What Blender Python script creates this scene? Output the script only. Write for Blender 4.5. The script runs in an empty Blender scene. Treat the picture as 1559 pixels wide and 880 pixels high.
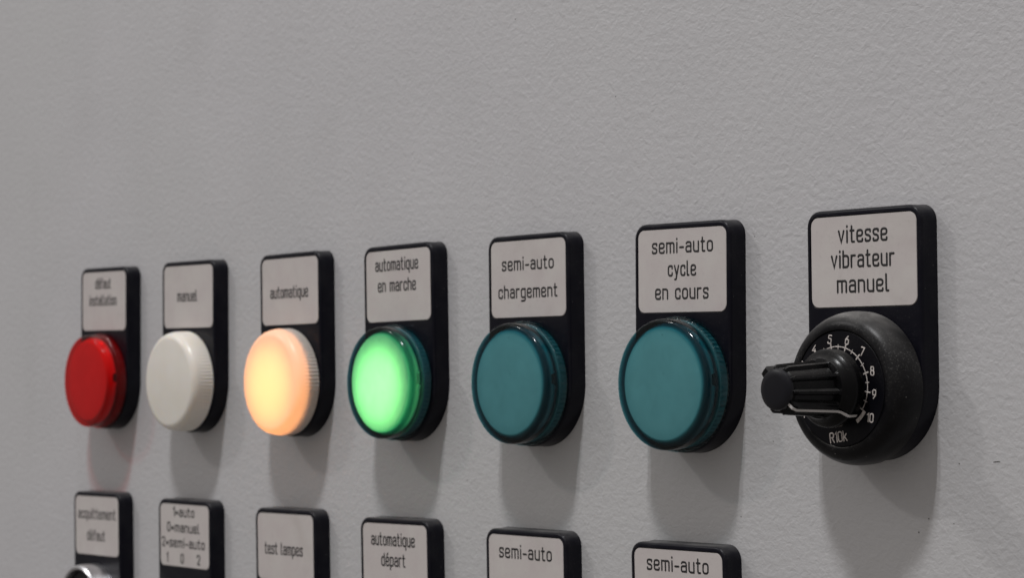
import bpy, bmesh, math, random
from mathutils import Matrix, Vector
from math import pi, sin, cos, radians, hypot, atan2

S = 0.001                      # every length below is in millimetres
C = bpy.context.scene.collection
scene = bpy.context.scene

# ------------------------------------------------------------------ camera
cd = bpy.data.cameras.new("camera")
cam = bpy.data.objects.new("camera", cd)
C.objects.link(cam)
scene.camera = cam
R_ = Vector((0.6339, 0.7733, -0.0093)).normalized()
F_ = Vector((-0.7727, 0.6340, 0.0318)).normalized()
U_ = R_.cross(F_).normalized()
R_ = F_.cross(U_).normalized()
m = Matrix((R_, U_, -F_)).transposed().to_4x4()
m.translation = Vector((327.39, -319.69, -18.07)) * S
cam.matrix_world = m
cd.sensor_width = 36.0
cd.lens = 3243.0 / 1559.0 * 36.0
cd.clip_start = 0.01
cd.clip_end = 50
cd.dof.use_dof = True
cd.dof.focus_distance = 0.428
cd.dof.aperture_fstop = 38.0

# ------------------------------------------------------------------ world, lights, exposure
w = bpy.data.worlds.new("World")
scene.world = w
w.use_nodes = True
bg = w.node_tree.nodes["Background"]
# the room: a pale lit ceiling, dimmer walls and floor
_n = w.node_tree.nodes
_tc, _sx, _rp = _n.new('ShaderNodeTexCoord'), _n.new('ShaderNodeSeparateXYZ'), _n.new('ShaderNodeValToRGB')
_mr = _n.new('ShaderNodeMapRange')
_mr.inputs[1].default_value, _mr.inputs[2].default_value = -1.0, 1.0
for _p, _c in ((0.0, (.38, .35, .32)), (0.5, (.44, .415, .40)), (1.0, (1.04, .99, .96))):
    _e = _rp.color_ramp.elements[0 if _p == 0 else -1] if _p != 0.5 else _rp.color_ramp.elements.new(0.5)
    _e.position = _p
    _e.color = (*_c, 1)
w.node_tree.links.new(_tc.outputs['Generated'], _sx.inputs[0])
w.node_tree.links.new(_sx.outputs[2], _mr.inputs[0])
w.node_tree.links.new(_mr.outputs[0], _rp.inputs[0])
w.node_tree.links.new(_rp.outputs[0], bg.inputs[0])
bg.inputs[1].default_value = 0.52


def area(name, loc, aim, sx, sy, power, color, roll=0.0):
    l = bpy.data.lights.new(name, 'AREA')
    l.shape = 'RECTANGLE'
    l.size, l.size_y = sx, sy
    l.energy = power
    l.color = color
    o = bpy.data.objects.new(name, l)
    C.objects.link(o)
    d = (Vector(aim) - Vector(loc)).normalized()
    o.matrix_world = Matrix.Translation(loc) @ d.to_track_quat('-Z', 'Y').to_matrix().to_4x4() @ Matrix.Rotation(roll, 4, 'Z')
    return o


# a ceiling fitting with two fluorescent tubes above the cabinet, tubes running away from the panel
area("tube_lamp", (0.075, -0.80, 1.80), (0.075, -0.80, 0), 0.026, 0.20, 11.0, (0.98, 0.985, 1.0))
area("tube_lamp", (0.172, -0.80, 1.80), (0.172, -0.80, 0), 0.026, 0.20, 16.5, (0.98, 0.985, 1.0))
# a second fitting farther along the ceiling on the left
area("ceiling_lamp", (-1.75, -1.65, 1.75), (0, 0, 0), 0.14, 0.14, 8.5, (1.0, 0.97, 0.94))

# broad fill light added up and to the left, no real window
area("soft_fill_light", (-2.2, -2.6, 2.6), (0, 0, 0), 2.6, 1.8, 10.0, (0.93, 0.95, 1.0))

scene.view_settings.view_transform = 'Standard'
scene.view_settings.look = 'None'
scene.view_settings.exposure = 0.0
scene.view_settings.gamma = 1.0
scene.cycles.use_denoising = True
scene.cycles.max_bounces = 16
scene.cycles.diffuse_bounces = 5
scene.cycles.transparent_max_bounces = 24
scene.cycles.transmission_bounces = 12
scene.cycles.sample_clamp_indirect = 6.0


# ------------------------------------------------------------------ materials
def mat(name):
    M = bpy.data.materials.new(name)
    M.use_nodes = True
    nt = M.node_tree
    return M, nt, nt.nodes["Principled BSDF"]


def N(nt, typ, **kw):
    n = nt.nodes.new(typ)
    for k, v in kw.items():
        setattr(n, k, v)
    return n


def noise(nt, scale, detail=3, rough=0.5, vec=None, dist=0.0):
    n = N(nt, 'ShaderNodeTexNoise')
    n.inputs['Scale'].default_value = scale
    n.inputs['Detail'].default_value = detail
    n.inputs['Roughness'].default_value = rough
    n.inputs['Distortion'].default_value = dist
    if vec is not None:
        nt.links.new(vec, n.inputs['Vector'])
    return n


def coords(nt, scale=(1, 1, 1), loc=(0, 0, 0), world=False):
    tc = N(nt, 'ShaderNodeTexCoord')
    mp = N(nt, 'ShaderNodeMapping')
    mp.inputs['Scale'].default_value = scale
    mp.inputs['Location'].default_value = loc
    if world:
        g = N(nt, 'ShaderNodeNewGeometry')
        nt.links.new(g.outputs['Position'], mp.inputs['Vector'])
    else:
        nt.links.new(tc.outputs['Object'], mp.inputs['Vector'])
    return mp.outputs['Vector']


def ramp(nt, fac, stops):
    r = N(nt, 'ShaderNodeValToRGB')
    e = r.color_ramp.elements
    while len(e) < len(stops):
        e.new(0.5)
    for x, (p, c) in zip(e, stops):
        x.position = p
        x.color = (c[0], c[1], c[2], 1) if not isinstance(c, (int, float)) else (c, c, c, 1)
    nt.links.new(fac, r.inputs[0])
    return r.outputs[0]


def mixc(nt, fac, a, b, blend='MIX'):
    mx = N(nt, 'ShaderNodeMix', data_type='RGBA', blend_type=blend)
    for sock, v in ((mx.inputs[0], fac), (mx.inputs[6], a), (mx.inputs[7], b)):
        if isinstance(v, bpy.types.NodeSocket):
            nt.links.new(v, sock)
        elif isinstance(v, (int, float)):
            sock.default_value = v if sock.type == 'VALUE' else (v, v, v, 1)
        else:
            sock.default_value = (*v, 1)
    return mx.outputs[2]


def math_(nt, op, a, b=None, clamp=False):
    n = N(nt, 'ShaderNodeMath', operation=op)
    n.use_clamp = clamp
    for i, v in enumerate((a, b)):
        if v is None:
            continue
        if isinstance(v, bpy.types.NodeSocket):
            nt.links.new(v, n.inputs[i])
        else:
            n.inputs[i].default_value = v
    return n.outputs[0]


def bump(nt, h, dist, strength=1.0, normal=None):
    b = N(nt, 'ShaderNodeBump')
    b.inputs['Distance'].default_value = dist
    b.inputs['Strength'].default_value = strength
    nt.links.new(h, b.inputs['Height'])
    if normal is not None:
        nt.links.new(normal, b.inputs['Normal'])
    return b.outputs['Normal']


# powder-coated steel with an orange-peel skin
M_wall, nt, P = mat("light_grey_powder_coat")
v = coords(nt, (1, 1, 1.15))
n1 = noise(nt, 980, 2, 0.5, v, 0.5)
n2 = noise(nt, 500, 2, 0.5, v, 0.4)
n3 = noise(nt, 28, 3, 0.6, v)
n4 = noise(nt, 6, 2, 0.5, v)
h = math_(nt, 'ADD', math_(nt, 'MULTIPLY', n1.outputs[0], 0.6), math_(nt, 'MULTIPLY', n2.outputs[0], 0.9))
h2 = ramp(nt, h, [(0.35, 0), (1.05, 1)])
nt.links.new(bump(nt, h2, 0.00010, 1.0), P.inputs['Normal'])
c = mixc(nt, ramp(nt, n3.outputs[0], [(0.35, 0), (0.7, 1)]), (0.490, 0.483, 0.493), (0.516, 0.508, 0.519))
c = mixc(nt, ramp(nt, n4.outputs[0], [(0.4, 0), (0.65, 1)]), c, (0.492, 0.488, 0.490))
sm_ = noise(nt, 14, 4, 0.6, coords(nt, (1, 1, .45)), 0.9)
c = mixc(nt, ramp(nt, sm_.outputs[0], [(0.58, 0), (0.78, 0.5)]), c, (0.440, 0.430, 0.432))
nt.links.new(c, P.inputs['Base Color'])
P.inputs['Roughness'].default_value = 0.48
P.inputs['Specular IOR Level'].default_value = 0.4


def black_plastic(name, base, rough, dust=0.0, grain=0.00003, spec=0.4):
    M, nt, P = mat(name)
    v = coords(nt)
    g = N(nt, 'ShaderNodeNewGeometry')
    sp = N(nt, 'ShaderNodeSeparateXYZ')
    nt.links.new(g.outputs['Normal'], sp.inputs[0])
    up = math_(nt, 'MULTIPLY_ADD', sp.outputs[2], 0.6, True)
    up.node.inputs[2].default_value = 0.4
    a = noise(nt, 2600, 4, 0.75, v)
    b = noise(nt, 120, 3, 0.6, v, 0.5)
    speck = ramp(nt, a.outputs[0], [(0.56, 0), (0.72, 1)])
    patch = ramp(nt, b.outputs[0], [(0.42, 0), (0.72, 1)])
    d = math_(nt, 'MULTIPLY', math_(nt, 'MULTIPLY', speck, patch), math_(nt, 'MULTIPLY', up, dust), True)
    d2 = math_(nt, 'MULTIPLY', math_(nt, 'MULTIPLY', patch, up), dust * 0.11, True)
    d = math_(nt, 'ADD', d, d2, True)
    top = math_(nt, 'MULTIPLY', math_(nt, 'POWER', math_(nt, 'MAXIMUM', sp.outputs[2], 0.0), 4.0),
                math_(nt, 'MULTIPLY', ramp(nt, b.outputs[0], [(0.3, 0.35), (0.7, 1)]), min(1, dust * 0.9)))
    d = math_(nt, 'ADD', d, top, True)
    # stray single grains
    vo = N(nt, 'ShaderNodeTexVoronoi')
    vo.inputs['Scale'].default_value = 900
    nt.links.new(v, vo.inputs['Vector'])
    gr = math_(nt, 'MULTIPLY', ramp(nt, vo.outputs['Distance'], [(0.06, 1), (0.10, 0)]),
               ramp(nt, noise(nt, 420, 2, 0.5, v).outputs[0], [(0.58, 0), (0.62, 1)]))
    d = math_(nt, 'ADD', d, math_(nt, 'MULTIPLY', gr, min(1, dust * 1.1)), True)
    nt.links.new(mixc(nt, d, base, (0.30, 0.29, 0.28)), P.inputs['Base Color'])
    rg = mixc(nt, d, (rough,) * 3, (0.9,) * 3)
    nt.links.new(rg, P.inputs['Roughness'])
    P.inputs['Specular IOR Level'].default_value = spec
    nt.links.new(bump(nt, noise(nt, 3000, 2, 0.5, v).outputs[0], grain), P.inputs['Normal'])
    return M


M_holder = black_plastic("black_matte_plastic", (0.003, 0.003, 0.007), 0.32, 0.35, 0.00002, 0.16)
M_bezel = black_plastic("black_satin_plastic", (0.0025, 0.0025, 0.0035), 0.30, 0.85, 0.00002, 0.16)
M_dial = black_plastic("black_dial_plastic", (0.003, 0.003, 0.005), 0.40, 0.15, 0.00002, 0.14)
M_knob = black_plastic("black_knob_plastic", (0.002, 0.002, 0.0025), 0.24, 0.20, 0.00001, 0.15)
M_cap = black_plastic("black_knob_cap_plastic", (0.004, 0.004, 0.007), 0.36, 0.06, 0.00001, 0.28)
M_in, nt, P = mat("dark_lamp_interior")
P.inputs['Base Color'].default_value = (0.012, 0.012, 0.012, 1)
P.inputs['Roughness'].default_value = 0.7

M_socket, nt, P = mat("grey_lamp_socket_plastic")
P.inputs['Base Color'].default_value = (0.34, 0.34, 0.34, 1)
P.inputs['Roughness'].default_value = 0.6

M_socket_dark, nt, P = mat("dark_grey_lamp_socket_plastic")
P.inputs['Base Color'].default_value = (0.12, 0.12, 0.12, 1)
P.inputs['Roughness'].default_value = 0.6

M_label, nt, P = mat("off_white_engraving_laminate")
v = coords(nt, world=True)
a = noise(nt, 160, 4, 0.6, v)
b = noise(nt, 1500, 3, 0.6, v)
c = mixc(nt, ramp(nt, a.outputs[0], [(0.3, 0), (0.7, 1)]), (0.510, 0.462, 0.452), (0.545, 0.512, 0.490))
c = mixc(nt, ramp(nt, b.outputs[0], [(0.60, 0), (0.80, 0.35)]), c, (0.33, 0.31, 0.30))
g_ = noise(nt, 55, 4, 0.65, v, 0.8)
c = mixc(nt, ramp(nt, g_.outputs[0], [(0.55, 0), (0.80, 0.45)]), c, (0.40, 0.365, 0.34))
nt.links.new(c, P.inputs['Base Color'])
P.inputs['Roughness'].default_value = 0.5
nt.links.new(bump(nt, b.outputs[0], 0.00001), P.inputs['Normal'])

M_ink, nt, P = mat("black_engraving_fill")
P.inputs['Base Color'].default_value = (0.009, 0.008, 0.009, 1)
P.inputs['Roughness'].default_value = 0.6

M_print, nt, P = mat("off_white_dial_print")
v = coords(nt, world=True)
nn = noise(nt, 1800, 3, 0.6, v)
nt.links.new(ramp(nt, nn.outputs[0], [(0.3, (0.40, 0.36, 0.34)), (0.6, (0.72, 0.66, 0.62))]), P.inputs['Base Color'])
P.inputs['Roughness'].default_value = 0.6

M_ptr, nt, P = mat("pale_pointer_paint")
P.inputs['Base Color'].default_value = (0.50, 0.48, 0.47, 1)
P.inputs['Roughness'].default_value = 0.4

M_chrome, nt, P = mat("satin_metal_ring")
P.inputs['Base Color'].default_value = (0.62, 0.62, 0.64, 1)
P.inputs['Metallic'].default_value = 1.0
P.inputs['Roughness'].default_value = 0.3


def clear_tinted(name, tint, density, rough=0.06, surf=(1, 1, 1), haze_=0.0, haze_col=(0.2, 0.2, 0.2)):
    """moulded transparent plastic: tint builds up with the thickness the light crosses"""
    M = bpy.data.materials.new(name)
    M.use_nodes = True
    nt = M.node_tree
    nt.nodes.clear()
    out = N(nt, 'ShaderNodeOutputMaterial')
    fr = N(nt, 'ShaderNodeFresnel')
    # same reflectance on entering and on leaving, since the ray is not bent
    ge = N(nt, 'ShaderNodeNewGeometry')
    io = math_(nt, 'MULTIPLY_ADD', ge.outputs['Backfacing'], 1 / 1.33 - 1.33)
    io.node.inputs[2].default_value = 1.33
    nt.links.new(io, fr.inputs['IOR'])
    gl = N(nt, 'ShaderNodeBsdfGlossy')
    gl.inputs['Roughness'].default_value = rough
    gl.inputs['Color'].default_value = (0.9, 0.9, 0.9, 1)
    tr = N(nt, 'ShaderNodeBsdfTransparent')
    tr.inputs['Color'].default_value = (*surf, 1)
    df = N(nt, 'ShaderNodeBsdfDiffuse')
    df.inputs['Color'].default_value = (*haze_col, 1)
    v = coords(nt)
    dirt = noise(nt, 260, 4, 0.65, v, 0.5)
    dr = ramp(nt, dirt.outputs[0], [(0.45, haze_), (0.75, haze_ * 3)])
    m0 = N(nt, 'ShaderNodeMixShader')
    nt.links.new(dr, m0.inputs[0])
    nt.links.new(tr.outputs[0], m0.inputs[1])
    nt.links.new(df.outputs[0], m0.inputs[2])
    mx = N(nt, 'ShaderNodeMixShader')
    nt.links.new(fr.outputs[0], mx.inputs[0])
    nt.links.new(m0.outputs[0], mx.inputs[1])
    nt.links.new(gl.outputs[0], mx.inputs[2])
    nt.links.new(mx.outputs[0], out.inputs['Surface'])
    vo = N(nt, 'ShaderNodeTexVoronoi')
    vo.inputs['Scale'].default_value = 420
    nt.links.new(v, vo.inputs['Vector'])
    sp = math_(nt, 'MULTIPLY', ramp(nt, vo.outputs['Distance'], [(0.05, 1), (0.09, 0)]),
               ramp(nt, noise(nt, 150, 2, 0.5, v).outputs[0], [(0.58, 0), (0.64, 1)]))
    dus = N(nt, 'ShaderNodeBsdfDiffuse')
    dus.inputs['Color'].default_value = (0.35, 0.35, 0.34, 1)
    m3 = N(nt, 'ShaderNodeMixShader')
    nt.links.new(math_(nt, 'MULTIPLY', sp, 0.55), m3.inputs[0])
    nt.links.new(mx.outputs[0], m3.inputs[1])
    nt.links.new(dus.outputs[0], m3.inputs[2])
    nt.links.new(m3.outputs[0], out.inputs['Surface'])
    bn = bump(nt, noise(nt, 900, 2, 0.5, v).outputs[0], 0.000006)
    nt.links.new(bn, gl.inputs['Normal'])
    ab = N(nt, 'ShaderNodeVolumeAbsorption')
    ab.inputs['Color'].default_value = (*tint, 1)
    ab.inputs['Density'].default_value = density
    nt.links.new(ab.outputs[0], out.inputs['Volume'])
    return M


M_teal = clear_tinted("teal_clear_plastic", (0.17, 0.64, 0.685), 3150, 0.11, haze_=0.015, haze_col=(0.06, 0.14, 0.15))
M_red = clear_tinted("red_clear_plastic", (0.985, 0.0, 0.04), 5200, 0.08, haze_=0.006, haze_col=(0.30, 0.03, 0.04))


def diffuser_mat(name, col, emit=None, strength=0.0, translucent=0.0):
    M, nt, P = mat(name)
    v = coords(nt)
    a = noise(nt, 90, 3, 0.55, v)
    c = mixc(nt, ramp(nt, a.outputs[0], [(0.3, 0), (0.75, 1)]), tuple(x * 0.88 for x in col), col)
    nt.links.new(c, P.inputs['Base Color'])
    P.inputs['Roughness'].default_value = 0.6
    if translucent:
        tl = N(nt, 'ShaderNodeBsdfTranslucent')
        nt.links.new(c, tl.inputs['Color'])
        mx = N(nt, 'ShaderNodeMixShader')
        mx.inputs[0].default_value = translucent
        nt.links.new(P.outputs[0], mx.inputs[1])
        nt.links.new(tl.outputs[0], mx.inputs[2])
        nt.links.new(mx.outputs[0], nt.nodes["Material Output"].inputs['Surface'])
    return M


M_dif_teal = diffuser_mat("pale_diffuser_plastic", (0.74, 0.74, 0.72))
M_dif_red = diffuser_mat("pale_red_lamp_diffuser_plastic", (0.68, 0.20, 0.28))
M_dif_green = diffuser_mat("translucent_diffuser_plastic", (0.75, 0.78, 0.72), translucent=0.55)


def milky(name, col, low, translucent, sss=0.0):
    M, nt, P = mat(name)
    v = coords(nt)
    a = noise(nt, 120, 3, 0.5, v)
    c = mixc(nt, ramp(nt, a.outputs[0], [(0.35, 0), (0.7, 1)]), low, col)
    nt.links.new(c, P.inputs['Base Color'])
    P.inputs['Roughness'].default_value = 0.30
    P.inputs['Specular IOR Level'].default_value = 0.4
    if sss:
        P.inputs['Subsurface Weight'].default_value = sss
        P.inputs['Subsurface Radius'].default_value = (1, 0.8, 0.5)
        P.inputs['Subsurface Scale'].default_value = 0.002
    if translucent:
        tl = N(nt, 'ShaderNodeBsdfTranslucent')
        nt.links.new(c, tl.inputs['Color'])
        mx = N(nt, 'ShaderNodeMixShader')
        mx.inputs[0].default_value = translucent
        nt.links.new(P.outputs[0], mx.inputs[1])
        nt.links.new(tl.outputs[0], mx.inputs[2])
        nt.links.new(mx.outputs[0], nt.nodes["Material Output"].inputs['Surface'])
    return M


M_milk = milky("ivory_milky_plastic", (0.77, 0.735, 0.68), (0.74, 0.70, 0.63), 0.0, 0.6)
M_milk_lit = milky("white_milky_plastic_over_lit_bulb", (0.74, 0.70, 0.66), (0.72, 0.68, 0.63), 0.45)


def emitter(name, col, strength):
    M = bpy.data.materials.new(name)
    M.use_nodes = True
    nt = M.node_tree
    nt.nodes.clear()
    out = N(nt, 'ShaderNodeOutputMaterial')
    e = N(nt, 'ShaderNodeEmission')
    e.inputs[0].default_value = (*col, 1)
    e.inputs[1].default_value = strength
    nt.links.new(e.outputs[0], out.inputs['Surface'])
    return M


M_bulb_orange = emitter("glowing_orange_bulb", (1.0, 0.39, 0.12), 7.3)
M_bulb_green = emitter("glowing_green_bulb", (0.55, 1.0, 0.28), 8.2)


# ------------------------------------------------------------------ mesh helpers
def smooth(me, angle=35):
    for p in me.polygons:
        p.use_smooth = True
    me.set_sharp_from_angle(angle=radians(angle))


def mk(name, verts, faces, material, parent=None, sharp=35, recalc=True):
    me = bpy.data.meshes.new(name)
    me.from_pydata([(x * S, y * S, z * S) for x, y, z in verts], [], faces)
    if recalc:
        bm = bmesh.new()
        bm.from_mesh(me)
        bmesh.ops.recalc_face_normals(bm, faces=bm.faces)
        bm.to_mesh(me)
        bm.free()
    me.materials.append(material)
    smooth(me, sharp)
    o = bpy.data.objects.new(name, me)
    C.objects.link(o)
    if parent is not None:
        o.parent = parent
    return o


def thing(name, label, cat, loc, group=None, rot=0.0):
    o = bpy.data.objects.new(name, None)
    o.empty_display_size = 0.005
    C.objects.link(o)
    o.location = Vector(loc) * S
    o.rotation_euler = (0, radians(rot), 0)
    o['label'] = label
    o['category'] = cat
    if group:
        o['group'] = group
    return o


def lathe(name, prof, material, parent, n=128, mod=None, closed=False, sharp=35, cx=0.0, cz=0.0):
    """prof: (radius, y) from the wall outwards; axis is y. mod(theta, r, y) changes a radius."""
    V, Fc = [], []
    rings = []
    for r, y in prof:
        if r < 1e-6:
            rings.append([len(V)])
            V.append((cx, y, cz))
        else:
            ring = []
            for i in range(n):
                t = 2 * pi * i / n
                rr = mod(t, r, y) if mod else r
                ring.append(len(V))
                V.append((cx + rr * cos(t), y, cz + rr * sin(t)))
            rings.append(ring)
    pairs = list(zip(rings, rings[1:]))
    if closed:
        pairs.append((rings[-1], rings[0]))
    for a, b in pairs:
        if len(a) == 1 and len(b) == 1:
            continue
        for i in range(n):
            j = (i + 1) % n
            if len(a) == 1:
                Fc.append((a[0], b[i], b[j]))
            elif len(b) == 1:
                Fc.append((a[i], a[j], b[0]))
            else:
                Fc.append((a[i], a[j], b[j], b[i]))
    return mk(name, V, Fc, material, parent, sharp)


def fillet_arc(r, y, rad, k=6, outward=-1):
    """quarter round from (r, y+rad) to (r-rad, y); y decreases away from the wall"""
    return [(r - rad + rad * cos(a), y + rad - rad * sin(a)) for a in [pi / 2 * i / k for i in range(k + 1)]]


def rounded_rect(x0, x1, z0, z1, r, k=6):
    out = []
    for cx, cz, a0 in ((x1 - r, z1 - r, 0), (x0 + r, z1 - r, 90), (x0 + r, z0 + r, 180), (x1 - r, z0 + r, 270)):
        for i in range(k + 1):
            a = radians(a0 + 90 * i / k)
            out.append((cx + r * cos(a), cz + r * sin(a)))
    return out


def resample_outline(hw, ztop, zc, rc, nb=40, k=6):
    """label-holder outline: rounded top corners, half-round bottom of radius hw about zc"""
    out = []
    for cx, a0 in ((hw - rc, 0), (-hw + rc, 90)):
        for i in range(k + 1):
            a = radians(a0 + 90 * i / k)
            out.append((cx + rc * cos(a), ztop - rc + rc * sin(a)))
    for i in range(nb + 1):
        a = pi + pi * i / nb
        out.append((hw * cos(a), zc + hw * sin(a)))
    return out


def loft(name, loops, material, parent=None, cap_last=True, sharp=35):
    """loops: list of lists of (x,y,z), same count; first is against the wall"""
    V, Fc = [], []
    n = len(loops[0])
    for L in loops:
        V += L
    for k in range(len(loops) - 1):
        for i in range(n):
            j = (i + 1) % n
            Fc.append((k * n + i, k * n + j, (k + 1) * n + j, (k + 1) * n + i))
    if cap_last:
        Fc.append(tuple(range((len(loops) - 1) * n, len(loops) * n)))
    return mk(name, V, Fc, material, parent, sharp)


# ------------------------------------------------------------------ stroke lettering
def round_poly(pts, r, closed=False, k=5):
    if r <= 0 or len(pts) < 3:
        return list(pts)
    out = []
    n = len(pts)
    for i, p in enumerate(pts):
        if not closed and i in (0, n - 1):
            out.append(p)
            continue
        a, b = pts[i - 1], pts[(i + 1) % n]
        va, vb = Vector(a) - Vector(p), Vector(b) - Vector(p)
        la, lb = va.length, vb.length
        q = min(r, la * 0.5, lb * 0.5)
        A, B = Vector(p) + va / la * q, Vector(p) + vb / lb * q
        for j in range(k + 1):
            t = j / k
            out.append(tuple((1 - t) ** 2 * A + 2 * t * (1 - t) * Vector(p) + t * t * B))
    return out


W_ = 0.60
GL = {
    'a': (W_, [([(0.04, .88), (0.12, 1), (W_, 1), (W_, 0)], .26, 0), ([(W_, .58), (0, .58), (0, 0), (W_, 0.04)], .24, 0)]),
    'b': (W_, [([(0, 1.42), (0, 0)], 0, 0), ([(0, 1), (W_, 1), (W_, 0), (0, 0)], .28, 0)]),
    'c': (.56, [([(.56, .74), (.56, 1), (0, 1), (0, 0), (.56, 0), (.56, .26)], .28, 0)]),
    'd': (W_, [([(W_, 1.42), (W_, 0)], 0, 0), ([(W_, 1), (0, 1), (0, 0), (W_, 0)], .28, 0)]),
    'e': (W_, [([(0, .5), (W_, .5), (W_, 1), (0, 1), (0, 0), (W_, 0), (W_, .2)], .26, 0)]),
    'f': (.42, [([(.14, 0), (.14, 1.42), (.42, 1.42)], .2, 0), ([(0, 1), (.38, 1)], 0, 0)]),
    'g': (W_, [([(W_, 1), (0, 1), (0, 0), (W_, 0)], .28, 0), ([(W_, 1), (W_, -.42), (.03, -.42)], .26, 0)]),
    'h': (W_, [([(0, 1.42), (0, 0)], 0, 0), ([(0, 1), (W_, 1), (W_, 0)], .28, 0)]),
    'i': (.06, [([(.03, 1), (.03, 0)], 0, 0), ([(.03, 1.36), (.03, 1.42)], 0, 0)]),
    'k': (.52, [([(0, 1.42), (0, 0)], 0, 0), ([(.48, 1), (0.02, .42)], 0, 0), ([(.16, .6), (.52, 0)], 0, 0)]),
    'l': (.22, [([(0, 1.42), (0, 0), (.22, 0)], .18, 0)]),
    'm': (.92, [([(0, 1), (0, 0)], 0, 0), ([(0, .98), (.46, 1), (.46, 0)], .2, 0), ([(.46, .98), (.92, 1), (.92, 0)], .2, 0)]),
    'n': (W_, [([(0, 1), (0, 0)], 0, 0), ([(0, .98), (W_, 1), (W_, 0)], .28, 0)]),
    'o': (W_, [([(0, 0), (0, 1), (W_, 1), (W_, 0)], .29, 1)]),
    'p': (W_, [([(0, 1), (0, -.42)], 0, 0), ([(0, 1), (W_, 1), (W_, 0), (0, 0)], .28, 0)]),
    'q': (W_, [([(W_, 1), (W_, -.42)], 0, 0), ([(W_, 1), (0, 1), (0, 0), (W_, 0)], .28, 0)]),
    'r': (.42, [([(0, 1), (0, 0)], 0, 0), ([(0, .68), (.06, 1), (.42, 1)], .22, 0)]),
    's': (.54, [([(.54, .82), (.54, 1), (0, 1), (0, .56), (.54, .46), (.54, 0), (0, 0), (0, .18)], .24, 0)]),
    't': (.42, [([(.14, 1.38), (.14, 0), (.42, 0)], .2, 0), ([(0, 1), (.38, 1)], 0, 0)]),
    'u': (W_, [([(0, 1), (0, 0), (W_, 0)], .28, 0), ([(W_, 1), (W_, 0)], 0, 0)]),
    'v': (.58, [([(0, 1), (.29, 0), (.58, 1)], 0, 0)]),
    'y': (.58, [([(0, 1), (.30, 0.02)], 0, 0), ([(.58, 1), (.20, -.42), (.04, -.42)], .1, 0)]),
    '-': (.44, [([(0, .5), (.44, .5)], 0, 0)]),
    '=': (.44, [([(0, .68), (.44, .68)], 0, 0), ([(0, .38), (.44, .38)], 0, 0)]),
    ' ': (.36, []),
    '0': (W_, [([(0, 0), (0, 1.42), (W_, 1.42), (W_, 0)], .29, 1)]),
    '1': (.24, [([(0, 1.16), (.24, 1.42), (.24, 0)], 0, 0)]),
    '2': (W_, [([(0, 1.1), (0, 1.42), (W_, 1.42), (W_, .9), (0, 0), (W_, 0)], .24, 0)]),
    '3': (W_, [([(0, 1.2), (0, 1.42), (W_, 1.42), (W_, .76), (.2, .76)], .24, 0), ([(.2, .76), (W_, .76), (W_, 0), (0, 0), (0, .25)], .24, 0)]),
    '4': (.64, [([(.40, 1.42), (0, .40), (.64, .40)], 0, 0), ([(.46, .75), (.46, 0)], 0, 0)]),
    '5': (W_, [([(W_, 1.42), (.06, 1.42), (.02, .82), (W_, .88), (W_, 0), (0, 0), (0, .2)], .22, 0)]),
    '6': (W_, [([(W_ * .8, 1.42), (.05, .85), (0, 0), (W_, 0), (W_, .85), (.04, .85)], .24, 0)]),
    '7': (W_, [([(0, 1.42), (W_, 1.42), (.18, 0)], 0, 0)]),
    '8': (W_, [([(.04, .78), (.04, 1.42), (.56, 1.42), (.56, .78)], .22, 1), ([(0, 0), (0, .77), (W_, .77), (W_, 0)], .26, 1)]),
    '9': (W_, [([(W_ * .2, 0), (W_ - .05, .57), (W_, 1.42), (0, 1.42), (0, .57), (W_ - .04, .57)], .24, 0)]),
    'R': (.62, [([(0, 0), (0, 1.42), (.6, 1.42), (.6, .72), (0, .72)], .24, 0), ([(.3, .72), (.62, 0)], 0, 0)]),
}
GL['é'] = (W_, GL['e'][1] + [([(.24, 1.26), (.42, 1.50)], 0, 0)])


def stroke_geo(V, Fc, pts, w, h, closed):
    """low half-round bead along pts (x,z) in mm, width w, rising h out of the surface"""
    n = len(pts)
    P_ = [Vector(p) for p in pts]
    rings = []
    prof = [(-1, 0.0), (-.8, .75), (0, 1.0), (.8, .75), (1, 0.0)]
    if not closed:
        d = (P_[0] - P_[1]).normalized()
        e = (P_[-1] - P_[-2]).normalized()
        seq = [(P_[0] + d * w * .5 * sin(a), cos(a), None) for a in (radians(80), radians(50), radians(25))]
        seq += [(p, 1.0, None) for p in P_]
        seq += [(P_[-1] + e * w * .5 * sin(a), cos(a), None) for a in (radians(25), radians(50), radians(80))]
    else:
        seq = [(p, 1.0, None) for p in P_]
    Q = [s[0] for s in seq]
    m_ = len(Q)
    for i, (p, s, _) in enumerate(seq):
        if closed:
            a, b = Q[i - 1], Q[(i + 1) % m_]
        else:
            a, b = Q[max(0, i - 1)], Q[min(m_ - 1, i + 1)]
        t1 = (p - a)
        t2 = (b - p)
        if t1.length < 1e-9:
            t1 = t2
        if t2.length < 1e-9:
            t2 = t1
        t1.normalize()
        t2.normalize()
        t = t1 + t2
        if t.length < 1e-6:
            t = t1
        t.normalize()
        nrm = Vector((-t.y, t.x))
        k = 1 / max(0.45, t.dot(t1))
        ring = []
        for u, v in prof:
            q = p + nrm * (u * w * .5 * s * k)
            ring.append(len(V))
            V.append((q.x, -v * h, q.y))
        rings.append(ring)
    prs = list(zip(rings, rings[1:])) + ([(rings[-1], rings[0])] if closed else [])
    for a, b in prs:
        for j in range(4):
            Fc.append((a[j], a[j + 1], b[j + 1], b[j]))


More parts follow.
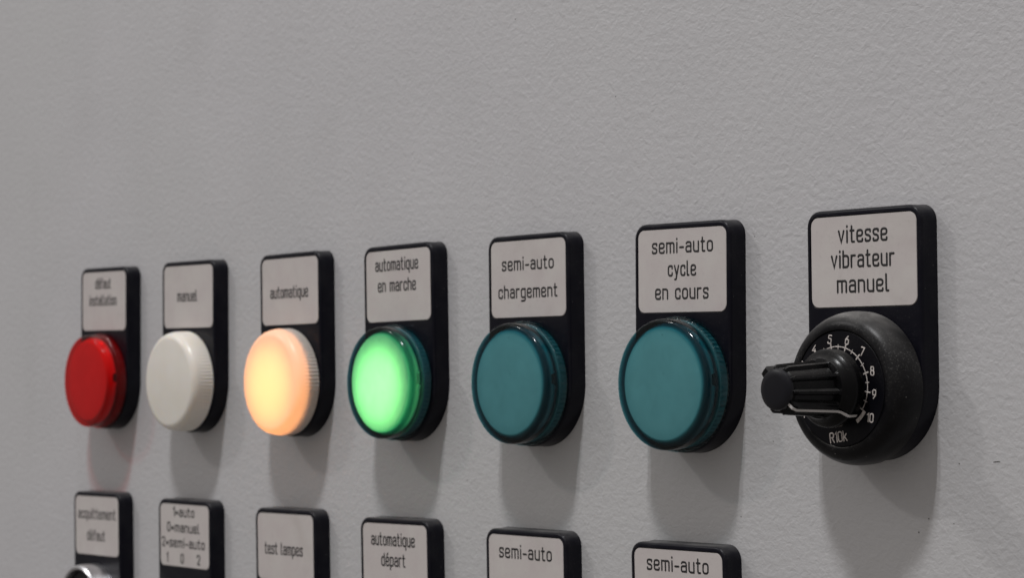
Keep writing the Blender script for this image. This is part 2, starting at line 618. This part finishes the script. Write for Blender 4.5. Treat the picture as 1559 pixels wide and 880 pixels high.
def text_line(V, Fc, txt, cx, zb, width, xh, sw, rot=0.0, gap=.36, h=.05, wide_scale=None):
    tot = 0
    xs_ = []
    for ch in txt:
        xs_.append(tot)
        tot += GL[ch][0] + gap
    tot -= gap
    sx = (width - sw) / tot if width else xh * (wide_scale or 1)
    ca, sa = cos(radians(rot)), sin(radians(rot))
    k = 0
    for ch, x0 in zip(txt, xs_):
        for pts, r, cl in GL[ch][1]:
            q = round_poly(pts, r, bool(cl))
            out = []
            for x, z in q:
                X, Z = (x0 + x - tot / 2) * sx, z * xh
                out.append((cx + X * ca - Z * sa, zb + X * sa + Z * ca))
            k += 1
            stroke_geo(V, Fc, out, sw, h + 0.004 * (k % 3), bool(cl))


# ------------------------------------------------------------------ the cabinet wall
wall = mk("wall", [(-700, 0, -420), (260, 0, -420), (260, 0, 420), (-700, 0, 420),
                   (-700, 2, -420), (260, 2, -420), (260, 2, 420), (-700, 2, 420)],
          [(0, 1, 2, 3), (7, 6, 5, 4), (0, 4, 5, 1), (1, 5, 6, 2), (2, 6, 7, 3), (3, 7, 4, 0)], M_wall)
wall['kind'] = 'structure'
M_chip, nt, P = mat("dark_mark_on_paint")
P.inputs['Base Color'].default_value = (0.05, 0.045, 0.04, 1)


MARKS = [(78.7, -38.4, 1.6, .28, .1), (60.0, -52.5, .35, .35, 0), (62.5, -49.8, .3, .3, 0), (70.0, -39.0, .3, .25, 0), (68.5, -50.4, .25, .2, 0),
         (17.5, 6.5, .22, .2, 0), (-60, 62, .4, .25, .4), (12.5, -52, .3, .22, 0), (-25, 40, .3, .3, 0),
         (-130, 70, .4, .3, 0), (22, -36, .3, .2, 0), (-80, -48, .35, .25, 0)]


def speck(x, z, w_, h_, rot=0, name="paint_mark"):
    rnd = random.Random(int(x * 31 + z * 17))
    V = []
    n = 9
    for i in range(n):
        t = 2 * pi * i / n
        r = 1 + rnd.uniform(-.3, .3)
        a, b = w_ * .5 * r * cos(t), h_ * .5 * r * sin(t)
        V.append((x + a * cos(rot) - b * sin(rot), -0.015, z + a * sin(rot) + b * cos(rot)))
    return mk(name, V, [tuple(range(n))], M_chip, wall)


HW = 14.65
TOP_X = [-252.92, -203.29, -150.66, -101.82, -51.12, 0.0, 50.74]
BOT_X = [-257.86, -205.95, -153.60, -104.07, -52.89, -2.21]
ROW = -68.62
LZ = -24.26                    # lamp centre below the middle of the label
T = 4.5                        # the holder's thickness


# ------------------------------------------------------------------ label holders
def holder_body(root):
    def loop(inset, y, rc=3.2):
        o = resample_outline(HW - inset, 10.3 - inset, LZ, max(0.8, rc - inset))
        return [(x, y, z) for x, z in o]
    loops = [loop(-0.15, 0.0), loop(0.0, -1.0), loop(0.0, -T + 0.75), loop(0.1, -T + .32), loop(0.32, -T + .10), loop(0.62, -T)]
    # flat front, then the pocket for the label cut as a recess: the front is built as strips round it
    out = loops[-1]
    V, Fc = [], []
    n = len(out)
    for L in loops:
        V += L
    for k in range(len(loops) - 1):
        for i in range(n):
            j = (i + 1) % n
            Fc.append((k * n + i, k * n + j, (k + 1) * n + j, (k + 1) * n + i))
    base = (len(loops) - 1) * n
    pk = rounded_rect(-13.62, 13.62, -9.12, 9.12, 1.9, 6)      # CCW from right-top corner
    p0 = len(V)
    V += [(x, -T, z) for x, z in pk]
    p1 = len(V)
    V += [(x + (0.10 if x < 0 else -0.10), -T + 0.55, z + (0.10 if z < 0 else -0.10)) for x, z in pk]
    m_ = len(pk)
    for i in range(m_):
        j = (i + 1) % m_
        Fc.append((p0 + i, p0 + j, p1 + j, p1 + i))
    Fc.append(tuple(p1 + i for i in range(m_)))
    # front ring: bridge outer outline and pocket with bmesh fill
    me = bpy.data.meshes.new("body")
    bm = bmesh.new()
    vs = [bm.verts.new((x * S, y * S, z * S)) for x, y, z in V]
    bm.verts.ensure_lookup_table()
    for f in Fc:
        bm.faces.new([vs[i] for i in f])
    edges = []
    for a, cnt in ((base, n), (p0, m_)):
        for i in range(cnt):
            e = bm.edges.get((vs[a + i], vs[a + (i + 1) % cnt]))
            edges.append(e)
    bmesh.ops.triangle_fill(bm, edges=edges, use_beauty=True, use_dissolve=False, normal=(0, -1, 0))
    bmesh.ops.recalc_face_normals(bm, faces=bm.faces)
    bm.to_mesh(me)
    bm.free()
    me.materials.append(M_holder)
    smooth(me, 40)
    return me


HB = holder_body(None)


def holder(x, z, label, lines, rot=0.0, dx=0.0, dz=0.0):
    root = thing("label_holder", label, "label holder", (x, 0, z), "black label holders on the panel")
    b = bpy.data.objects.new("body", HB)
    C.objects.link(b)
    b.parent = root
    o = rounded_rect(-13.45, 13.45, -8.95, 8.95, 1.75, 6)
    ins = [(px, -T + 0.50, pz) for px, pz in o]
    mid = [(px, -T + 0.16, pz) for px, pz in o]
    fr = [(px * .994, -T + 0.08, pz * .992) for px, pz in o]
    lab = loft("label_insert", [ins, mid, fr], M_label, root)
    V, Fc = [], []
    for (t, cx, wd, zb, xh, sw, rr) in lines:
        text_line(V, Fc, t, cx, zb, wd, xh, sw, rr)
    V = [(a, b_ - T + 0.075, c_) for a, b_, c_ in V]
    mk("lettering", V, Fc, M_ink, lab, recalc=True)
    root.location += Vector((dx, 0, dz)) * S
    root.rotation_euler = (0, radians(-rot), 0)
    return root


XH, SW = 2.05, 0.46
tops = [
    ("black label holder marked défaut installation above the red lamp",
     [("défaut", -.49, 9.9, 3.97, XH, SW, 0), ("installation", -.58, 17.1, -1.17, XH, SW, 0)]),
    ("black label holder marked manuel above the unlit white lamp",
     [("manuel", -.47, 11.0, -1.2, XH, SW, 0)]),
    ("black label holder marked automatique above the glowing orange lamp",
     [("automatique", -.3, 18.35, -1.6, XH, SW, 0)]),
    ("black label holder marked automatique en marche above the glowing green lamp",
     [("automatique", -.44, 18.2, 4.0, XH, SW, 0.0), ("en marche", -.46, 16.1, -1.24, XH, SW, 0)]),
    ("black label holder marked semi-auto chargement above a dark teal lamp",
     [("semi-auto", 0, 18.8, 2.2, 1.95, SW, 0), ("chargement", -.12, 21.4, -4.3, 1.95, SW, 0)]),
    ("black label holder marked semi-auto cycle en cours above a dark teal lamp",
     [("semi-auto", .27, 18.7, 3.9, XH, SW, 0), ("cycle", .17, 8.7, -1.05, XH, SW, 0), ("en cours", .04, 16.4, -6.0, XH, SW, 0)]),
    ("black label holder marked vitesse vibrateur manuel behind the black knob",
     [("vitesse", .02, 12.7, 3.8, 2.2, SW + .02, 0), ("vibrateur", -.1, 16.3, -1.1, 2.2, SW + .02, 0), ("manuel", -.09, 13.4, -6.0, 2.2, SW + .02, 0)]),
]
tilt_top = [-0.4, -0.2, 0.5, 0.8, 0.2, -0.5, 0.0]
for x, (lb, ln), tl in zip(TOP_X, tops, tilt_top):
    holder(x, 0, lb, ln, tl)
bots = [
    ("black label holder marked acquittement défaut with a metal-ringed button at the bottom left",
     [("acquittement", .07, 23.6, 2.2, XH, SW, 0), ("défaut", -.52, 11.4, -4.4, XH, SW, 0)]),
    ("black label holder in the bottom row reading 1=auto, 0=manuel, 2=semi-auto",
     [("1=auto", -.23, 11.9, 5.5, 1.75, SW, 0), ("0=manuel", -.63, 18.0, 1.05, 1.75, SW, 0),
      ("2=semi-auto", -.74, 23.9, -3.35, 1.75, SW, 0),
      ("1", -9.6, 1.0, -7.8, 1.75, SW, 0), ("0", -1.24, 1.8, -7.85, 1.75, SW, 0), ("2", 7.75, 1.9, -7.75, 1.75, SW, 0)]),
    ("black label holder marked test lampes in the bottom row", [("test lampes", -.75, 18.5, -1.9, XH, SW, 0)]),
    ("black label holder marked automatique départ in the bottom row",
     [("automatique", -.61, 18.5, 3.6, XH, SW, 0), ("départ", -.58, 10.2, -1.5, XH, SW, 0)]),
    ("black label holder marked semi-auto below the left teal lamp", [("semi-auto", -.03, 19.1, 3.75, XH, SW, 0)]),
    ("rightmost holder of the bottom row, marked semi-auto, cut off by the picture's edge",
     [("semi-auto", .0, 19.0, 4.5, XH, SW, 0)]),
]
tilt_bot = [0.9, 0.5, 1.0, 1.2, 0.7, 0.9]
for x, (lb, ln), tl in zip(BOT_X, bots, tilt_bot):
    holder(x, ROW, lb, ln, tl)


# ------------------------------------------------------------------ indicator lamps
def knurl(n, amp, ylo, yhi):
    def f(t, r, y):
        if yhi <= y <= ylo and r > 13.5:
            return r + amp * (abs(((t * n / (2 * pi)) % 1.0) - .5) * 2 - .5) * 2
        return r
    return f


def clear_lamp(x, label, shell_mat, dif_mat, bulb_mat=None):
    root = thing("indicator_lamp", label, "indicator lamp", (x, 0, LZ), "indicator lamps in the top row")
    f = -10.75
    # black threaded socket on the holder
    lathe("socket", [(13.62, -T), (13.62, -6.65), (12.7, -6.8), (12.6, -7.1), (9.0, -7.1), (9.0, -6.3), (0, -6.3)], M_socket_dark if shell_mat is M_red else M_socket, root, 96)
    outer = [(13.95, -4.62), (14.25, -4.8), (14.25, -6.75), (14.0, -7.0), (13.72, -7.1), (13.72, -7.55), (13.9, -7.7)]
    outer += fillet_arc(13.9, f, 0.85, 7)
    outer += [(0, f - 0.18)] if False else [(9.0, f - .10), (4.0, f - .16), (0, f - .18)]
    inner = [(0, f + 0.06), (4.0, f + .08), (9.0, f + .14), (11.5, f + 0.22), (12.25, f + .5), (12.45, f + 1.0), (12.75, f + 1.75), (13.25, f + 2.1), (13.25, -7.9), (12.9, -7.7), (12.9, -6.95), (13.72, -6.75), (13.75, -4.62)]
    lathe("lens", outer + inner, shell_mat, root, 360, knurl(80, .21, -4.75, -6.8), closed=True, sharp=30)
    # frosted diffuser cup behind the front, its skirt notched in four places
    g = f + 0.48
    prof = [(13.0, g + 2.75), (13.0, g + 1.75), (12.45, g + 1.35)] + fillet_arc(12.15, g, .55, 5) + [(8.0, g - .10), (0, g - .16)]
    n = 160
    V, Fc = [], []
    rings = []
    for r, y in prof:
        ring = []
        if r == 0:
            rings.append([len(V)])
            V.append((0, y, 0))
            continue
        for i in range(n):
            t = 2 * pi * i / n
            yy = y
            if y > g + 2:
                d = min(abs(((t - q + pi) % (2 * pi)) - pi) for q in (radians(4), radians(94), radians(184), radians(274)))
                arc = d * 12.35
                if arc < 1.3:
                    yy = g + 1.78
                elif arc < 1.9:
                    yy = g + 3.0
            ring.append(len(V))
            V.append((r * cos(t), yy, r * sin(t)))
        rings.append(ring)
    for a, b in zip(rings, rings[1:]):
        for i in range(n):
            j = (i + 1) % n
            Fc.append((a[i], a[j], b[0]) if len(b) == 1 else (a[i], a[j], b[j], b[i]))
    mk("diffuser", V, Fc, dif_mat, root, 60)
    if bulb_mat:
        lathe("bulb", [(9.6, -7.12), (9.4, -7.25), (8.0, -7.45), (4.5, -7.55), (0, -7.6)], bulb_mat, root, 32, cx=-.6, cz=-.9)
    return root


def milky_lamp(x, label, m_, bulb_mat=None):
    root = thing("indicator_lamp", label, "indicator lamp", (x, 0, LZ), "indicator lamps in the top row")
    f = -11.1
    lathe("socket", [(13.5, -T), (13.5, -7.4), (12.9, -7.5), (12.5, -5.6), (0, -5.4)], M_socket, root, 96)  # unseen cup added to keep bulb glow off the lens ribs
    outer = [(14.0, -4.6), (14.2, -4.75), (14.15, -8.0)]
    outer += [(13.98 - 2.2 + 2.2 * cos(a), f + 2.2 - 2.2 * sin(a)) for a in [radians(5 + 85 * i / 10) for i in range(11)]]
    outer += [(8.0, f - .35), (4.0, f - .55), (0, f - .62)]
    lathe("lens", outer, m_, root, 360, knurl(90, .09, -4.7, -8.1), sharp=30)
    if bulb_mat:
        lathe("bulb", [(10.6, -5.6), (10.6, -6.0), (9.2, -6.9), (6.0, -7.5), (0, -7.7)], bulb_mat, root, 32, cz=-.9)
    return root


clear_lamp(TOP_X[0], "ribbed red lamp lens, unlit, leftmost of the lamp row", M_red, M_dif_red)
milky_lamp(TOP_X[1], "unlit ivory white lamp lens between the red and the orange lamp", M_milk)
milky_lamp(TOP_X[2], "lit lamp glowing yellow and orange through a milky lens", M_milk_lit, M_bulb_orange)
clear_lamp(TOP_X[3], "lit lamp glowing bright green behind a teal rim", M_teal, M_dif_green, M_bulb_green)
clear_lamp(TOP_X[4], "unlit teal lamp under the semi-auto chargement label", M_teal, M_dif_teal)
clear_lamp(TOP_X[5], "unlit teal lamp under the semi-auto cycle en cours label", M_teal, M_dif_teal)

# ------------------------------------------------------------------ rotary potentiometer
K = thing("rotary_potentiometer", "black rotary dial with fluted knob and pointer set to 10, marked R10k", "rotary knob", (TOP_X[6], 0, LZ))
bz = [(14.3, -T + .02), (14.9, -T - .25), (14.95, -6.4)]
for i in range(1, 15):
    a = radians(90 * i / 14)
    bz.append((11.55 + 3.4 * cos(a) ** .9, -6.4 - 5.1 * sin(a)))
bz += [(11.35, -11.42), (11.25, -11.1)]
lathe("bezel", bz, M_bezel, K, 160, cx=-.1, cz=-.55, sharp=45)
DC = (-.85, -.08)
dial = lathe("dial", [(11.15, -10.9), (11.15, -11.2), (11.05, -11.28), (0, -11.28)], M_dial, K, 128, cx=-.25, cz=-.55)
DY = -11.285


def arc_pts(r, a0, a1, n):
    return [(DC[0] + r * cos(radians(a0 + (a1 - a0) * i / n)), DC[1] + r * sin(radians(a0 + (a1 - a0) * i / n))) for i in range(n + 1)]


ang = lambda v: 101 - 27.3 * (v - 5)
V, Fc = [], []
stroke_geo(V, Fc, arc_pts(7.62, ang(1), ang(10), 90), .20, .03, False)
mk("scale_arc", [(a, b + DY, c_) for a, b, c_ in V], Fc, M_print, dial)
V, Fc = [], []
for a_ in arc_pts(7.9, ang(10) + 1, ang(10) - 19, 6):
    V += [(a_[0], -.03, a_[1])]
for a_ in arc_pts(8.65, ang(10) + 1, ang(10) - 19, 6):
    V += [(a_[0], -.03, a_[1])]
Fc = [(i, i + 1, i + 8, i + 7) for i in range(6)]
mk("end_mark", [(a, b + DY, c_) for a, b, c_ in V], Fc, M_print, dial)
for i in range(2, 21):
    v_ = i / 2
    a = radians(ang(v_))
    L0, L1 = (7.1, 8.25) if i % 2 == 0 else (7.2, 8.0)
    wd = .30 if i % 2 == 0 else .17
    V, Fc = [], []
    stroke_geo(V, Fc, [(DC[0] + L0 * cos(a), DC[1] + L0 * sin(a)), (DC[0] + L1 * cos(a), DC[1] + L1 * sin(a))], wd, .03, False)
    mk("scale_mark", [(x_, b + DY, c_) for x_, b, c_ in V], Fc, M_print, dial)
for v_ in range(1, 11):
    a = radians(ang(v_))
    rr = {10: 10.0, 1: 10.4, 2: 10.2, 3: 10.0}.get(v_, 9.35)
    cx, cz = DC[0] + rr * cos(a), DC[1] + rr * sin(a) - .15
    rot = {4: -12, 5: -10, 6: -10, 7: -14, 8: 0, 9: 0, 10: -6}.get(v_, 12)
    V, Fc = [], []
    xh = 1.12
    ca, sa = cos(radians(rot)), sin(radians(rot))
    text_line(V, Fc, str(v_), cx + .71 * xh * sa, cz - .71 * xh * ca, None, xh, .23, rot, gap=.3, h=.025, wide_scale=1.15)
    mk("numeral", [(x_, b + DY, c_) for x_, b, c_ in V], Fc, M_print, dial)
V, Fc = [], []
text_line(V, Fc, "R10k", -.65, -10.75, 4.5, 1.30, .26, 8, gap=.26, h=.025)
mk("lettering", [(x_, b + DY, c_) for x_, b, c_ in V], Fc, M_print, dial)

# knob: skirt, shoulder, fluted grip with a raised pointer bar
KA = 317                                                       # pointer direction
prof = [(3.2, -11.3), (3.2, -13.0), (7.1, -13.0), (7.5, -13.15), (7.6, -14.9), (7.48, -15.4), (7.2, -15.75), (6.7, -16.1), (6.1, -16.6),
        (5.75, -17.3), (5.65, -17.6), (5.0, -28.0), (4.55, -28.6), (3.95, -28.75), (0, -28.75)]


def grip(t, r, y):
    if y > -17.45 or r < 4.0:
        return r
    k = 1.0 if y < -17.5 else .5
    d = math.degrees(t)
    u = ((d - KA + 18) % 36) / 36 - .5                          # ridge at the middle
    rid = max(0.0, 1 - abs(u) / .22)
    rr = r - .95 + .75 * min(1, rid * 1.6)
    for A, h_ in ((KA, 1.05), (KA - 180, 1.1)):
        q = abs(((d - A + 180) % 360) - 180)
        if q < 15:
            rr = max(rr, r - .8 + (h_ + .3) * min(1, (15 - q) / 7))
    # flute walls lean in where the grip meets the shoulder
    return r + (rr - r) * k


kn = lathe("knob", prof, M_knob, K, 360, grip, sharp=28)
kn.location = (0, 0, -.45 * S)
lathe("knob_cap", [(3.95, -28.6), (3.95, -28.95), (3.85, -29.25), (3.5, -29.5), (2.5, -29.6), (0, -29.65)], M_cap, kn, 64)


def pointer(pts, w_):
    """thin painted line following (radius, y) points at the pointer angle"""
    a = radians(KA)
    er = Vector((cos(a), 0, sin(a)))
    et = Vector((-sin(a), 0, cos(a)))
    V, Fc = [], []
    n = len(pts)
    for i, (r, y) in enumerate(pts):
        p = er * r + Vector((0, y, 0))
        q0, q1 = pts[max(0, i - 1)], pts[min(n - 1, i + 1)]
        d = (er * (q1[0] - q0[0]) + Vector((0, q1[1] - q0[1], 0))).normalized()
        nr = d.cross(et).normalized()
        if nr.dot(er) < 0 and abs(nr.dot(er)) > .2:
            nr = -nr
        elif abs(nr.dot(er)) <= .2 and nr.y > 0:
            nr = -nr
        for s_, hgt in ((-1, -.05), (-1, .08), (1, .08), (1, -.05)):
            V.append(tuple(p + et * (s_ * w_ / 2) + nr * hgt))
    for i in range(n - 1):
        for j in range(4):
            k = (j + 1) % 4
            Fc.append((i * 4 + j, i * 4 + k, i * 4 + 4 + k, i * 4 + 4 + j))
    Fc += [(3, 2, 1, 0), tuple((n - 1) * 4 + j for j in range(4))]
    return mk("pointer_line", V, Fc, M_ptr, kn)


pointer([(3.95, -28.86), (5.05, -28.72), (5.3, -28.45), (5.6, -28.0), (6.23, -17.7), (6.3, -17.2), (6.6, -16.45), (7.1, -16.05),
         (7.35, -15.78), (7.56, -15.5), (7.66, -14.9), (7.60, -13.2)], .50)

# ------------------------------------------------------------------ bottom row: the one button in view
Bt = thing("push_button", "metal-ringed push button just showing below the acquittement défaut label", "push button", (BOT_X[0], 0, ROW + LZ))
lathe("ring", [(12.8, -T + .02), (12.8, -9.6), (12.6, -10.4), (12.0, -10.9), (11.4, -10.7), (11.1, -9.5), (11.0, -5.0)], M_chrome, Bt, 128)
lathe("button_cap", [(10.8, -5.0), (10.8, -8.6), (10.4, -9.1), (9.6, -9.2), (0, -9.0)], M_bezel, Bt, 96)

# ------------------------------------------------------------------ small marks on the paint
for x_, z_, a_, b_, r_ in MARKS:
    speck(x_, z_, a_, b_, r_)
